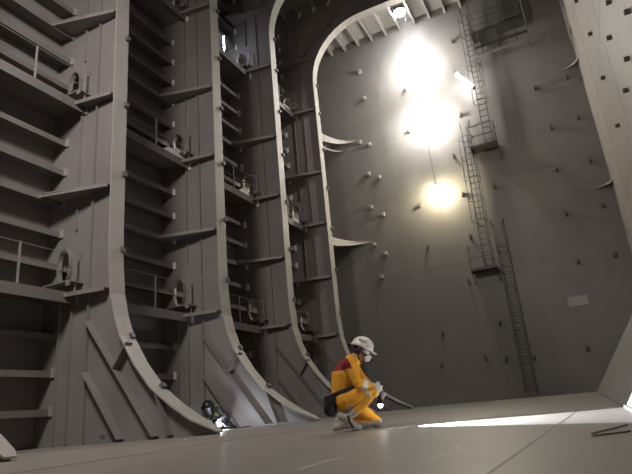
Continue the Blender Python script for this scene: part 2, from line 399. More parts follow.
# ------------------------------------------------------------------ ladders and platforms on the back bulkhead
GL = 'steel ladders up the back bulkhead'
def ladder(x, wdt, z0, z1, y, label, cage=None, rail=None, tilt=0.0):
    t = thing('ladder', label, 'ladder', (x, y, z0), 0, GL); H = z1-z0
    for s in (-1, 1): MB().bar((s*wdt/2, 0, 0), (s*wdt/2+tilt*H, 0, H), .04, .065).build('stile', m_ladder, t)
    n = int(H/.32)
    me = MB().tube([(-wdt/2, 0, 0), (wdt/2, 0, 0)], .021, 6).mesh('rung'); me.materials.append(m_ladder)
    for i in range(n): link_mesh('rung', me, t, (tilt*(.2+.32*i), 0, .2+.32*i))
    for z in [a*H for a in (.08, .35, .65, .92)]:
        for s in (-1, 1): MB().bar((s*wdt/2+tilt*z, .03, z), (s*wdt/2+tilt*z, YB-y-.002, z), .04, .02, (0, 0, 1)).build('wall_bracket', m_ladder, t)
    if cage:
        c0, c1 = cage; k = int((c1-c0)/.9)+1
        arc = [(math.cos(a)*.36, -.34-.36*math.sin(a)) for a in [PI*i/10 for i in range(11)]]
        path = [(.5*wdt, 0)]+[(px, py) for px, py in arc]+[(-.5*wdt, 0)]
        me = MB().tube([(px, py, 0) for px, py in path], .013, 5).mesh('cage_hoop'); me.materials.append(m_ladder)
        for i in range(k): z = c0+(c1-c0)*i/(k-1); link_mesh('cage_hoop', me, t, (tilt*z, 0, z))
        for i in (1, 4, 6, 9):
            px, py = path[i+1]; MB().bar((px+tilt*c0, py, c0), (px+tilt*c1, py, c1), .03, .015).build('cage_bar', m_ladder, t)
    if rail:
        for s in (-1, 1): MB().tube([(s*wdt/2+tilt*H, 0, H-.05), (s*wdt/2+tilt*H, -.02, H+.7), (s*(wdt/2+.05)+tilt*H, .12, H+.95), (s*(wdt/2+.05)+tilt*H, .25, H+.6)], .018, 6).build('grab_rail', m_ladder, t)
    return t
LY = YB-.32
ladder(-2.40, .42, .22, 7.15, LY, 'lowest bare ladder rising from near the floor to the lowest platform', rail=True)
ladder(-3.12, .38, 5.75, 12.6, LY, 'middle caged ladder rising from the lowest platform', cage=(2.3, 6.6), rail=True, tilt=.02)
ladder(-1.98, .38, 11.65, 19.2, LY, 'topmost caged ladder beside the glaring light patches', cage=(2.4, 7.4), rail=True, tilt=.015)
GP = 'small landing platforms on the back bulkhead'
def platform(x0, x1, z, dep, label, leg=.6, posts=(), rails=(.5, 1.05), close=(True, True)):
    t = thing('landing_platform', label, 'platform', ((x0+x1)/2, YB, z), 0, GP); hw = (x1-x0)/2; f = -dep
    mb = MB(); nb = max(3, int((x1-x0)/.07))
    MB().box((-hw, f, -.03), (hw, -.002, -.01)).build('grating', m_ladder, t)
    for a, b in (((-hw, f), (hw, f)), ((-hw, f), (-hw, 0)), ((hw, f), (hw, 0))):
        MB().bar((*a, -.05), (*b, -.05), .03, .12, (0, 0, 1)).build('edge_angle', m_ladder, t)
    for s in (-1, 1): MB().bar((s*hw, f+.02, -.08), (s*hw, -.02, -leg), .07, .03, (1, 0, 0)).build('support_strut', m_ladder, t)
    pts = []
    if close[0]: pts += [(-hw, -.03), (-hw, f)]
    if posts != 'none':
        xs = [-hw+.01+(2*hw-.02)*i/max(1, int(2*hw/.8)) for i in range(int(2*hw/.8)+1)]
        for x in xs: MB().bar((x, f, -.05), (x, f, 1.1), .035, .035).build('guard_post', m_ladder, t)
        for zz in rails:
            path = ([(-hw, -.03, zz)] if close[0] else [])+[(-hw, f, zz), (hw, f, zz)]+([(hw, -.03, zz)] if close[1] else [])
            MB().tube(path, .016, 6).build('guard_rail', m_ladder, t)
    return t
platform(-3.85, -2.75, 5.8, .85, 'lowest landing platform halfway up the bulkhead with dark underside', .62, close=(True, False))
platform(-2.85, -1.6, 11.75, .85, 'middle landing platform between the two caged ladders', .7, close=(True, True))
tp_ = platform(-1.74, .85, 17.9, .9, 'upper landing platform near the deck running right from the topmost ladder', 1.4, close=(True, True), rails=(.35, .7, 1.05))
for zz in (-.95, -1.38): MB().bar((-1.29, -.88, zz), (1.29, -.88, zz), .05, .13, (0, 0, 1)).build('lower_beam', m_rail if zz < -1 else m_ladder, tp_)
for xx in (-.9, -.05, .75): MB().bar((xx, -.86, -.08), (xx, -.86, -1.42), .06, .06).build('hanger', m_ladder, tp_)
MB().box((-.9, -.87, -.9), (-.05, -.85, -.12)).build('kick_panel', m_trunk, tp_)
# access trunk hanging from the deck beside the top platform
tr = thing('access_trunk', 'dark box-shaped access trunk hanging from the deck above the upper platform', 'trunk', (.22, YB-.48, ZD))
MB().box((-.5, -.45, -2.84), (-.47, .45, 0)).build('side_plate', m_trunk, tr)
MB().box((.47, -.45, -2.84), (.5, .45, 0)).build('side_plate', m_trunk, tr)
MB().box((-.47, -.45, -2.84), (.47, -.42, 0)).build('front_plate', m_trunk, tr)
for x in (-.25, .15): MB().box((x-.02, -.51, -2.84), (x+.02, -.45, 0)).build('plate_stiffener', m_trunk, tr)
MB().bar((.62, -.6, 0), (.62, -.6, -3.9), .07, .07).build('hanger', m_rail, tr)
MB().bar((.62, -.6, -1.7), (1.5, -.55, 0), .06, .06).build('diagonal_brace', m_trunk, tr)
MB().bar((.47, -.4, -1.0), (.62, -.6, -1.0), .05, .05).build('hanger_tie', m_trunk, tr)
tp = MB(); n = 14
vs = []
for i in range(n+1):
    for j in range(7): vs.append((.9*i/n, .05*math.sin(i*1.7)+.02*math.sin(j*2), -.15*j*(1+.05*math.sin(i))))
fs = [(i*7+j, (i+1)*7+j, (i+1)*7+j+1, i*7+j+1) for i in range(n) for j in range(6)]
tp.add(vs+[(a, b+.012, c) for a, b, c in vs], fs+[tuple(k+len(vs) for k in reversed(f)) for f in fs])
o = tp.build('tarpaulin', m_net, None, True); o.location = (-1.45, YB-1.5, ZD-.56); tag(o, 'grey-green tarpaulin hung left of the access trunk near the deck', 'tarpaulin')
# handrail ladder on the right side plate at the top
sl = thing('side_ladder', 'short pale ladder against the right side plate near the top corner', 'ladder', (XR-.12, YB-.9, 15.6))
for y in (-.2, .2): MB().bar((0, y, 0), (0, y, 4.9), .03, .06).build('stile', m_clip, sl)
me = MB().tube([(0, -.2, 0), (0, .2, 0)], .014, 6).mesh('rung'); me.materials.append(m_clip)
for i in range(15): link_mesh('rung', me, sl, (0, 0, .2+.32*i))
for z in (.5, 2.4, 4.3): MB().bar((0, 0, z), (.118, 0, z), .44, .03, (0, 0, 1)).build('wall_bracket', m_clip, sl)

# ------------------------------------------------------------------ lamps
def emis(name, col, s): 
    m = mat(name, (.8, .8, .8), .5, noise=0, emit=col, estr=s); return m
def bulb_lamp(x, y, z, r, strength, col, label):
    t = thing('hanging_lamp', label, 'lamp', (x, y, z), 0, 'work lamps hung on a cable at the back bulkhead')
    prof = [(r*math.sin(PI*i/10), -r*math.cos(PI*i/10)) for i in range(11)]
    MB().lathe([(max(.001, a), b) for a, b in prof], 16).build('bulb', emis('lamp glow', col, strength), t, True)
    MB().lathe([(.001, r+.16), (r*.5, r+.16), (r*.6, r+.02), (r*.95, r*.75), (r*.9, r*.72), (r*.55, r*.95), (.001, r*.97)], 16).build('shade', m_house, t, True)
    hoop = [(math.cos(a)*(r+.03), math.sin(a)*(r+.03)) for a in [PI*i/12 for i in range(-6, 7)]]
    for k in range(4):
        MB().tube([(c*math.cos(k*PI/2), c*math.sin(k*PI/2), s) for c, s in [((r+.03)*math.cos(a), (r+.03)*math.sin(a)) for a in [-PI/2+PI*.75*i/8 for i in range(9)]]], .006, 4).build('guard_wire', m_house, t)
    return t
LX, LYL = -4.85, YB-1.05
bulb_lamp(LX+.0, LYL, 17.65, .16, 1080, (1, .95, .86), 'highest hanging work lamp, the largest white glare on the bulkhead')
bulb_lamp(LX+.02, LYL, 14.2, .16, 1080, (1, .95, .86), 'middle hanging work lamp, in the white glare below the first')
bulb_lamp(LX+.06, YB-.8, 10.15, .13, 760, (1, .88, .58), 'lowest hanging work lamp with a small yellowish glare')
o = MB().tube([(LX, LYL, ZD), (LX, LYL, 17.98)], .012, 6).build('lamp_cable', m_cable); tag(o, 'black cable from the deck down to the highest hanging lamp', 'cable')
o = MB().tube([(LX, LYL, 17.47), (LX+.02, LYL, 14.53)], .012, 6).build('lamp_cable', m_cable); tag(o, 'black cable between the highest and middle hanging lamps', 'cable')
o = MB().tube([(LX+.02, LYL, 14.02), (LX+.06, YB-.8, 10.44)], .012, 6).build('lamp_cable', m_cable); tag(o, 'black cable between the middle and lowest hanging lamps', 'cable')
# ceiling lamp
cl = thing('deck_lamp', 'round bright lamp fixed under the deck longitudinals', 'lamp', (-5.02, 24.1, 20.3))
MB().lathe([(.001, -.2), (.16, -.18), (.28, -.1), (.3, 0), (.001, .001)], 18).build('bulb', emis('deck lamp glow', (1, 1, 1), 160), cl, True)
MB().lathe([(.001, .055), (.34, .055), (.34, .0), (.305, .0), (.305, .04), (.001, .04)], 18).build('housing', m_house, cl, True)
# fluorescent tubes
def tube_lamp(c, d, ln, r, strength, col, label):
    c = Vector(c); d = Vector(d).normalized()
    t = thing('tube_lamp', label, 'lamp', c)
    MB().tube([-d*ln/2, d*ln/2], r, 10).build('glass_tube', emis('tube glow', col, strength), t, True)
    for s in (-1, 1): MB().tube([d*(s*ln/2), d*(s*(ln/2+.07))], r*1.25, 10).build('end_cap', m_house, t)
    return t
tube_lamp((-2.5, YB-.75, 15.45), (.56, .0, -.83), 1.25, .085, 42, (1, .97, .92), 'slanting bright tube lamp at the left of the topmost ladder')
tube_lamp((-11.0, 16.1, 15.55), (0, 0, 1), .75, .022, 60, (.75, .85, 1), 'thin upright tube lamp on the upper walkway beside the third web frame')

# ------------------------------------------------------------------ people
def evaluated(me, mods):
    o = bpy.data.objects.new('temporary', me); C.objects.link(o); mods(o)
    dg = bpy.context.evaluated_depsgraph_get(); dg.update()
    r = bpy.data.meshes.new_from_object(o.evaluated_get(dg)); bpy.data.objects.remove(o); return r
def skin(chains, root):
    """closed tapered limbs along each chain of (xyz, r); r may be (depth, width across y). Overlapping limbs are fused by the remesh below"""
    mb = MB()
    for ch in chains:
        P = [Vector(p) for p, r in ch]; R = [r if isinstance(r, tuple) else (r, r) for p, r in ch]
        rings = []; n = 16; m = len(P)
        for i in range(m):
            d = (P[min(i+1, m-1)]-P[max(i-1, 0)]).normalized()
            yv = Vector((0, 1, 0)); yv = yv-d*yv.dot(d)
            if yv.length < .25: yv = Vector((1, 0, 0))-d*d.x
            yv.normalize(); xv = yv.cross(d); rings.append((P[i], d, xv, yv, R[i]))
        secs = []
        p, d, xv, yv, r = rings[0]; mr = min(r)
        for k in (3, 2, 1): a = PI/2*k/3.2; secs.append((p-d*mr*math.sin(a), xv, yv, (r[0]*math.cos(a), r[1]*math.cos(a))))
        for i in range(m):
            secs.append((rings[i][0], rings[i][2], rings[i][3], rings[i][4]))
            if i < m-1:
                q0, q1 = rings[i], rings[i+1]
                for t in (.33, .66):
                    yy = q0[3].lerp(q1[3], t).normalized(); xx = q0[2].lerp(q1[2], t).normalized()
                    secs.append((q0[0].lerp(q1[0], t), xx, yy, tuple(q0[4][c]*(1-t)+q1[4][c]*t for c in (0, 1))))
        p, d, xv, yv, r = rings[-1]; mr = min(r)
        for k in (1, 2, 3): a = PI/2*k/3.2; secs.append((p+d*mr*math.sin(a), xv, yv, (r[0]*math.cos(a), r[1]*math.cos(a))))
        vs = [c+xx*(rr[0]*math.cos(2*PI*k/n))+yy*(rr[1]*math.sin(2*PI*k/n)) for c, xx, yy, rr in secs for k in range(n)]
        fs = []
        for i in range(len(secs)-1):
            for k in range(n): fs.append((i*n+k, i*n+(k+1) % n, (i+1)*n+(k+1) % n, (i+1)*n+k))
        fs += [tuple(range(n))[::-1], tuple((len(secs)-1)*n+k for k in range(n))]
        mb.add(vs, fs)
        for (p, d, xv, yv, r) in rings[1:-1]:          # round each joint
            rr = min(r)*1.0
            mb.lathe([(max(.0005, rr*math.sin(PI*i/8)), -rr*math.cos(PI*i/8)) for i in range(9)], 12, lambda q, p=p: q+p)
    return mb.mesh('limbs')
def head_mesh(T):
    """head with brow, nose, lips, chin and ears; local +X is forward, centre of skull at origin"""
    bm = bmesh.new(); bmesh.ops.create_icosphere(bm, subdivisions=4, radius=1)
    for v in bm.verts:
        x, y, z = v.co
        p = Vector((x*.098, y*.076, z*.118))
        if z < 0: p.x *= 1-.10*(-z); p.y *= 1-.28*(-z)**1.5; 
        if x > 0 and z < -.1: p.x += .012*x
        def g(cy, cz, sy, sz): return math.exp(-((y-cy)/sy)**2-((z-cz)/sz)**2) if x > .2 else 0
        p.x += .026*g(0, -.22, .13, .2) + .010*g(0, .1, .12, .25)          # nose
        p.x += .006*g(0, .18, .6, .1)                                      # brow
        p.x -= .014*(g(.38, .02, .2, .14)+g(-.38, .02, .2, .14))            # eye sockets
        p.x += .008*g(0, -.55, .25, .06) + .008*g(0, -.68, .25, .06) - .004*g(0, -.61, .3, .03)
        p.x += .010*g(0, -.9, .3, .15)
        e = math.exp(-((x+.05)/.16)**2-((z+.02)/.26)**2) if abs(y) > .8 else 0
        p.y += (.022*e)*(1 if y > 0 else -1); p.x -= .012*e
        v.co = T @ p
    me = bpy.data.meshes.new('head'); bm.to_mesh(me); bm.free(); return me
def hand_chains(wrist, palm, side, fdir, curl, open_=1):
    """five fingers on a palm: wrist->palm direction, 'side' across the knuckles, curl dir"""
    w_, p = Vector(wrist), Vector(palm); d = (p-w_).normalized(); s = Vector(side); s = (s-d*s.dot(d)).normalized(); c = Vector(curl); c = (c-d*c.dot(d)-s*c.dot(s)).normalized()
    ch = []
    for i, ln in enumerate((.068, .078, .073, .058)):
        b = p+s*(.031-.021*i)
        k0 = b+d*.012; k1 = k0+(d*.8+c*.5).normalized()*ln*.45; k2 = k1+(d*.25+c*.95).normalized()*ln*.32; k3 = k2+(c*.8-d*.5).normalized()*ln*.25
        ch.append([(tuple(b-d*.03), .011), (tuple(k0), .0105), (tuple(k1), .0098), (tuple(k2), .009), (tuple(k3), .008)])
    b = w_+d*.028+s*.02; t1 = b+(s*.8+d*.55).normalized()*.038; t2 = t1+(d*.8+c*.5+s*.15).normalized()*.034
    ch.append([(tuple(b), .013), (tuple(t1), .0125), (tuple(t2), .0105), (tuple(t2+(d*.7+c*.6).normalized()*.022), .0095)])
    return ch
def join(meshes):
    bm = bmesh.new()
    for m in meshes: bm.from_mesh(m)
    me = bpy.data.meshes.new('body'); bm.to_mesh(me); bm.free(); return me
def seg(p, a, b):
    a = Vector(a); b = Vector(b); t = max(0, min(1, (p-a).dot(b-a)/(b-a).length_squared)); return (p-a-(b-a)*t).length, t
def body(J, HT, voxel=.0075):
    T = J
    spine = [(T['pelvis'], (.150, .125)), (T['belly'], (.150, .125)), (T['chest'], (.165, .13)), (T['upper'], (.13, .10)), (T['neck'], .062), (T['skull'], .066)]
    chains = [spine]
    for s in 'nf':
        chains.append([(T['upper'], (.13, .10)), (T['sh_'+s], .078), (tuple((Vector(T['sh_'+s])+Vector(T['el_'+s]))/2), .062), (T['el_'+s], .055), (tuple((Vector(T['wr_'+s])+Vector(T['el_'+s]))/2), .048), (T['wr_'+s], .036)])
        kn, hp, an = Vector(T['kn_'+s]), Vector(T['hip_'+s]), Vector(T['an_'+s])
        chains.append([(T['pelvis'], (.150, .125)), (T['hip_'+s], .108), (tuple(hp.lerp(kn, .5)), .092), (T['kn_'+s], .070), (tuple(kn.lerp(an, .35)), .068), (tuple(kn.lerp(an, .75)), .056), (T['an_'+s], .052), (T['ball_'+s], .046), (T['toe_'+s], .036)])
        chains.append([(T['an_'+s], .052), (T['heel_'+s], .044)])
    trunk = skin(chains, T['pelvis'])
    hands = []
    for s in 'nf':
        h = T['hand_'+s]; wv = Vector(T['wr_'+s]); pv = Vector(h[0])
        hands.append(skin([[(tuple(wv), .030), (tuple(wv.lerp(pv, .5)), (.034, .02)), (tuple(pv), (.036, .018))]], tuple(wv)))
        for c in hand_chains(wv, pv, h[1], None, h[2]): hands.append(skin([c], c[0][0]))
    me = join([trunk, head_mesh(HT)]+hands)
    def md(o):
        r = o.modifiers.new('r', 'REMESH'); r.mode = 'VOXEL'; r.voxel_size = voxel; r.use_smooth_shade = True
        s = o.modifiers.new('m', 'SMOOTH'); s.factor = .5; s.iterations = 2
    me2 = evaluated(me, md)
    me2.polygons.foreach_set('use_smooth', [True]*len(me2.polygons)); return me2
def paint(me, mats, fn):
    for m in mats: me.materials.append(m)
    for p in me.polygons: p.material_index = fn(p.center)

m_yel = mat('yellow coverall cloth', (.78, .36, .025), .85, noise=.14, scale=14, bump=.5, bscale=18)
m_red = mat('red yoke cloth', (.22, .018, .025), .85, noise=.12, scale=16, bump=.3, bscale=20)
m_skin = mat('skin', (.50, .29, .20), .55, noise=.06, scale=20)
m_glove = mat('grey glove', (.42, .40, .37), .85, noise=.15, scale=30)
m_boot = mat('grey boot cover', (.44, .42, .37), .85, noise=.2, scale=16, bump=.4, bscale=20)
m_band = mat('reflective band', (.62, .61, .58), .4, noise=.05, scale=30)
m_helm = mat('white helmet shell', (.80, .78, .72), .3, noise=.04, scale=8)
m_blk = mat('black webbing', (.018, .018, .02), .75, noise=.3, scale=30, bump=.3, bscale=40)
m_hair = mat('dark hair', (.02, .016, .014), .7, noise=.3, scale=60)
m_white = mat('white respirator', (.72, .72, .70), .45, noise=.04, scale=12)
m_lens = mat('clear lens', (.55, .58, .6), .1, noise=0)
m_eye = mat('eye', (.05, .04, .035), .2, noise=0)

JP = dict(pelvis=(.02, 0, .34), belly=(.03, 0, .46), chest=(.055, 0, .59), upper=(.12, 0, .70), neck=(.185, 0, .78), skull=(.235, -.01, .84),
    sh_n=(.11, -.165, .715), el_n=(.17, -.225, .50), wr_n=(.335, -.15, .455), hand_n=((.415, -.10, .425), (.3, -.2, .9), (.2, .6, -.5)),
    sh_f=(.15, .155, .71), el_f=(.28, .17, .50), wr_f=(.40, .06, .38), hand_f=((.45, -.01, .345), (.2, .2, 1), (0, -.9, .1)),
    hip_n=(.02, -.10, .325), kn_n=(.345, -.135, .40), an_n=(.02, -.13, .135), ball_n=(.085, -.13, .048), toe_n=(.145, -.13, .038), heel_n=(-.045, -.13, .165),
    hip_f=(.03, .10, .315), kn_f=(.35, .11, .075), an_f=(-.02, .12, .075), ball_f=(-.10, .12, .055), toe_f=(-.12, .12, .04), heel_f=(-.065, .12, .12))
RF = -0.28   # head turned a little towards the camera
HT = Matrix.Translation((.262, -.01, .865)) @ Euler((0, .46, 0)).to_matrix().to_4x4() @ Euler((0, 0, -.35)).to_matrix().to_4x4()
bodyme = body(JP, HT)
def cloth_p(p):
    J = JP
    for s in 'nf':
        if (p-Vector(J['hand_'+s][0])).length < .105 and p.x > .35 or (p-Vector(J['wr_'+s])).length < .038: return 3
    if (p-HT.translation).length < .155 and p.z > .745: return 2
    if (p-Vector(J['neck'])).length < .068 and p.z > .79: return 2
    for s in 'nf':
        d, t = seg(p, J['kn_'+s], J['an_'+s]); d2, _ = seg(p, J['an_'+s], J['ball_'+s]); d3, _ = seg(p, J['an_'+s], J['heel_'+s]); d4, _ = seg(p, J['ball_'+s], J['toe_'+s]); dh, th = seg(p, J['hip_'+s], J['kn_'+s])
        if min(d2, d3, d4) < .075 and p.z < .24 and p.x < .2: return 4
        if s == 'n' and d < .09 and t > .70: return 4
        if s == 'f' and d < .10 and p.z < .085: return 4
        if s == 'n' and dh < .12 and .73 < th < .86 and dh < d+.02: return 5
        de, te = seg(p, J['el_'+s], J['wr_'+s])
        if de < .065 and .30 < te < .62 and (p-Vector(J['kn_'+s])).length > .085: return 5
    # red yoke over the shoulders and upper back
    if p.z > .655 and p.x < .115-.35*(p.z-.70) : return 1
    return 0
paint(bodyme, [m_yel, m_red, m_skin, m_glove, m_boot, m_band], cloth_p)
PO = Vector((-2.62, 5.96, 0))
pr = thing('person', 'person in yellow coverall, white helmet and respirator kneeling on the floor, holding a light', 'person', PO, YAW)
link_mesh('body', bodyme, pr); pr.scale = (1.03, 1.03, 1.03)
def HX(v): return HT @ Vector(v)
# hair at the nape, eyes, glasses
hb = MB()
for i in range(9):
    for j in range(13): pass
def dome(rx, ry, rz, lat0, lat1, n=12, m=24, fn=None, thick=.006):
    """ellipsoid cap shell between latitudes, local head space -> verts/faces"""
    mb = MB(); vs = []
    for lay in (0, -thick):
        for i in range(n+1):
            a = lat0+(lat1-lat0)*i/n
            for k in range(m):
                b = 2*PI*k/m; p = Vector(((rx+lay)*math.cos(a)*math.cos(b), (ry+lay)*math.cos(a)*math.sin(b), (rz+lay)*math.sin(a)))
                vs.append(fn(p) if fn else p)
    fs = []; S = (n+1)*m
    for i in range(n):
        for k in range(m):
            j = (k+1) % m; fs += [(i*m+k, i*m+j, (i+1)*m+j, (i+1)*m+k), (S+i*m+k, S+(i+1)*m+k, S+(i+1)*m+j, S+i*m+j)]
    for k in range(m): j = (k+1) % m; fs += [(k, S+k, S+j, j), (n*m+k, n*m+j, S+n*m+j, S+n*m+k)]
    mb.add(vs, fs); return mb
hair = MB()
vs = []; fs = []
for i in range(9):
    a = -.55+.9*i/8
    for k in range(15):
        b = PI*.42+PI*1.16*k/14
        vs.append(HX((.103*math.cos(a)*math.cos(b), .083*math.cos(a)*math.sin(b), .122*math.sin(a))))
n0 = len(vs)
vs += [HX((HT.inverted() @ v)*.93) for v in vs]
for i in range(8):
    for k in range(14): q = (i*15+k, i*15+k+1, (i+1)*15+k+1, (i+1)*15+k); fs += [q, tuple(x+n0 for x in reversed(q))]
for k in range(14): fs += [(k, k+n0, k+1+n0, k+1), (120+k, 121+k, 121+k+n0, 120+k+n0)]
for i in range(8): fs += [(i*15, (i+1)*15, (i+1)*15+n0, i*15+n0), (i*15+14, i*15+14+n0, (i+1)*15+14+n0, (i+1)*15+14)]
hair.add(vs, fs); hair.build('hair', m_hair, pr, True)
for s in (-1, 1):
    e = MB().lathe([(max(.0005, .013*math.sin(PI*i/8)), -.013*math.cos(PI*i/8)) for i in range(9)], 10, lambda p, s=s: HX(p+Vector((.084, s*.03, .0)))); e.build('eye', m_eye, pr, True)
g = MB(); n = 14; vs = []; fs = []
for lay in (.108, .104):
    for i in range(n+1):
        b = -1.15+2.3*i/n
        for z in (-.018, .028): vs.append(HX((lay*math.cos(b)+.002, .088*math.sin(b)*lay/.108, z)))
m2 = 2*(n+1)
for i in range(n): fs += [(2*i, 2*i+2, 2*i+3, 2*i+1), (m2+2*i, m2+2*i+1, m2+2*i+3, m2+2*i+2), (2*i, m2+2*i, m2+2*i+2, 2*i+2), (2*i+1, 2*i+3, m2+2*i+3, m2+2*i+1)]
fs += [(0, 1, m2+1, m2), (2*n, m2+2*n, m2+2*n+1, 2*n+1)]
g.add(vs, fs); g.build('safety_glasses', m_lens, pr, True)
# helmet
def helm_fn(p):
    q_ = Vector(p); q_.z += .028
    return HX(q_)
hl = thing_h = dome(.136, .118, .125, .06, PI/2-.02, 12, 28, helm_fn, .006).build('helmet', m_helm, pr, True)
br = MB(); vs = []; m = 32
for lay in (0, -.006):
    for rr in (0, 1):
        for k in range(m):
            b = 2*PI*k/m; f = max(0, math.cos(b))**1.5
            e = .012+.048*f
            x = (.134+rr*e)*math.cos(b); y = (.116+rr*(.012+.012*f))*math.sin(b)
            vs.append(helm_fn((x, y, .008-rr*(.004+.014*f)+lay)))
fs = []
for k in range(m):
    j = (k+1) % m; fs += [(k, j, m+j, m+k), (2*m+k, 3*m+k, 3*m+j, 2*m+j), (m+k, m+j, 3*m+j, 3*m+k), (k, 2*m+k, 2*m+j, j)]
br.add(vs, fs); br.build('brim', m_helm, hl, True)
rg = MB(); 
rg.tube([helm_fn((.138*math.cos(a), 0, .127*math.sin(a))) for a in [.35+(PI-.7)*i/14 for i in range(15)]], [.004]+[.012]*13+[.004], 8).build('ridge', m_helm, hl, True)
for a in (.6, -.6):
    rg = MB().tube([helm_fn((.137*math.cos(t)*math.cos(a), .119*math.sin(a)*1.0, .126*math.sin(t))) for t in [.5+(PI-1.0)*i/12 for i in range(13)]], .005, 6)
st = MB().tube([HX((.10*math.cos(a), -.083-.006, .03-.02*math.sin(a))) for a in [.4, .9, 1.4]], .006, 6); st.build('strap', m_blk, hl)
MB().tube([HX(v) for v in ((-.02, -.098, .03), (.0, -.094, -.04), (.03, -.08, -.095), (.055, -.02, -.128), (.055, .02, -.128), (.03, .08, -.095), (0, .094, -.04), (-.02, .098, .03))], .006, 6).build('chin_strap', m_blk, hl)
# dark printed mark on the helmet side (two short strokes)
for k in range(2):
    pts = [helm_fn((.1375*math.cos(t)*math.cos(a), .1195*math.cos(t)*math.sin(a), .1265*math.sin(t))) for a, t in [(-1.9+.16*i+k*.12, .62+.05*math.sin(i*1.5)-.16*k) for i in range(6)]]
    MB().tube(pts, .004, 5).build('helmet_mark', m_blk, hl)
# respirator
rs = MB().lathe([(.001, .062), (.022, .058), (.036, .040), (.046, .016), (.050, 0), (.044, -.004), (.001, -.004)], 16, lambda p: HX(Vector((p.z+.088, p.x*1.0, p.y*1.05-.055)))).build('respirator', m_white, pr, True)
for s in (-1, 1):
    ax = Vector((.55, s*.75, -.25)).normalized(); o1 = Vector((.115, s*.038, -.066))
    Mx = ax.to_track_quat('Z', 'X').to_matrix()
    MB().lathe([(.001, 0), (.03, 0), (.032, .005), (.032, .028), (.028, .033), (.001, .033)], 16, lambda p: HX(o1+Mx @ p)).build('filter', m_white if s < 0 else m_blk, rs, True)
Mx = Vector((1, -.1, -.3)).normalized().to_track_quat('Z', 'X').to_matrix()
MB().lathe([(.001, 0), (.026, 0), (.027, .03), (.02, .036), (.001, .036)], 14, lambda p: HX(Vector((.135, 0, -.07))+Mx @ p)).build('valve', m_blk, rs, True)
MB().tube([HX(v) for v in ((.1, -.046, -.05), (.04, -.083, -.03), (-.03, -.098, 0), (-.09, -.06, .01))], .006, 6).build('strap', m_blk, rs)
# collar, belt, tool pouch
def ring(cx, cz, tilt, rx, ry, h, name, m, n=28, th=.012):
    mb = MB(); vs = []
    Rm = Euler((0, tilt, 0)).to_matrix()
    for dr in (0, th):
        for zz in (-h/2, h/2):
            for k in range(n):
                b = 2*PI*k/n; vs.append(Vector((cx, 0, cz))+Rm @ Vector(((rx+dr)*math.cos(b), (ry+dr)*math.sin(b), zz)))
    fs = []
    for k in range(n):
        j = (k+1) % n; fs += [(k, n+k, n+j, j), (2*n+k, 2*n+j, 3*n+j, 3*n+k), (k, j, 2*n+j, 2*n+k), (n+k, 3*n+k, 3*n+j, n+j)]
    mb.add(vs, fs); return mb.build(name, m, pr, True)
ring(.175, .775, .5, .075, .08, .05, 'collar', m_yel, th=.014)
ring(.025, .435, -.28, .150, .165, .042, 'belt', m_blk)
pc = MB(); hw, hd, hh = .055, .045, .105
bm = bmesh.new(); bmesh.ops.create_cube(bm, size=1)
for v in bm.verts: v.co = Vector((v.co.x*.13*(1.08 if v.co.z < 0 else .92), v.co.y*.095, v.co.z*.215))
bmesh.ops.bevel(bm, geom=bm.edges[:], offset=.024, segments=3, affect='EDGES')
pme = bpy.data.meshes.new('tool_pouch'); bm.to_mesh(pme); bm.free(); pme.materials.append(m_blk); pme.polygons.foreach_set('use_smooth', [True]*len(pme.polygons))
po = link_mesh('tool_pouch', pme, pr, (-.155, -.10, .29), (0, -.06, .25))
fm = MB().box((-.062, -.062, .02), (.062, -.045, .10)); fo = fm.build('flap', m_blk, po)
# shoe sole strap on the near boot
MB().tube([(.075, -.19, .04), (.045, -.188, .10), (.03, -.178, .17)], .012, 6).build('boot_strap', m_blk, pr)
# hand lamp held in front of the knee, with the beam it throws along the floor
hlp = thing('hand_lamp', 'small bright hand lamp held low in front of the kneeling person', 'lamp', PO+Matrix.Rotation(YAW, 3, 'Z') @ Vector((.42, -.04, .325)), YAW)
MB().lathe([(.001, -.10), (.02, -.10), (.02, .0), (.034, .02), (.036, .06), (.032, .06), (.030, .03), (.001, .028)], 14, lambda p: Vector((p.x, p.y, -p.z))).build('casing', m_blk, hlp, True)
MB().lathe([(max(.001, .028*math.sin(PI*i/8)), -.028*math.cos(PI*i/8)) for i in range(9)], 12, lambda p: p+Vector((0, 0, -.072))).build('bulb', emis('hand lamp glow', (1, .97, .92), 22), hlp, True)
sp = bpy.data.lights.new('hand_lamp_beam', 'SPOT'); sp.energy = 3400; sp.spot_size = math.radians(58); sp.spot_blend = .15; sp.shadow_soft_size = .006; sp.color = (.88, .92, 1)
so = bpy.data.objects.new('hand_lamp_beam', sp); C.objects.link(so); so.parent = hlp
so.location = (.07, -.02, -.10)
so.rotation_euler = (Matrix.Rotation(-YAW, 3, 'Z') @ Vector((.98, -.17, -.04))).to_track_quat('-Z', 'Y').to_euler()

MB().box((.055, -.075, -.088), (.20, .045, -.083)).build('beam_stop', m_blk, hlp)  # plate added to cut off the upper part of the beam
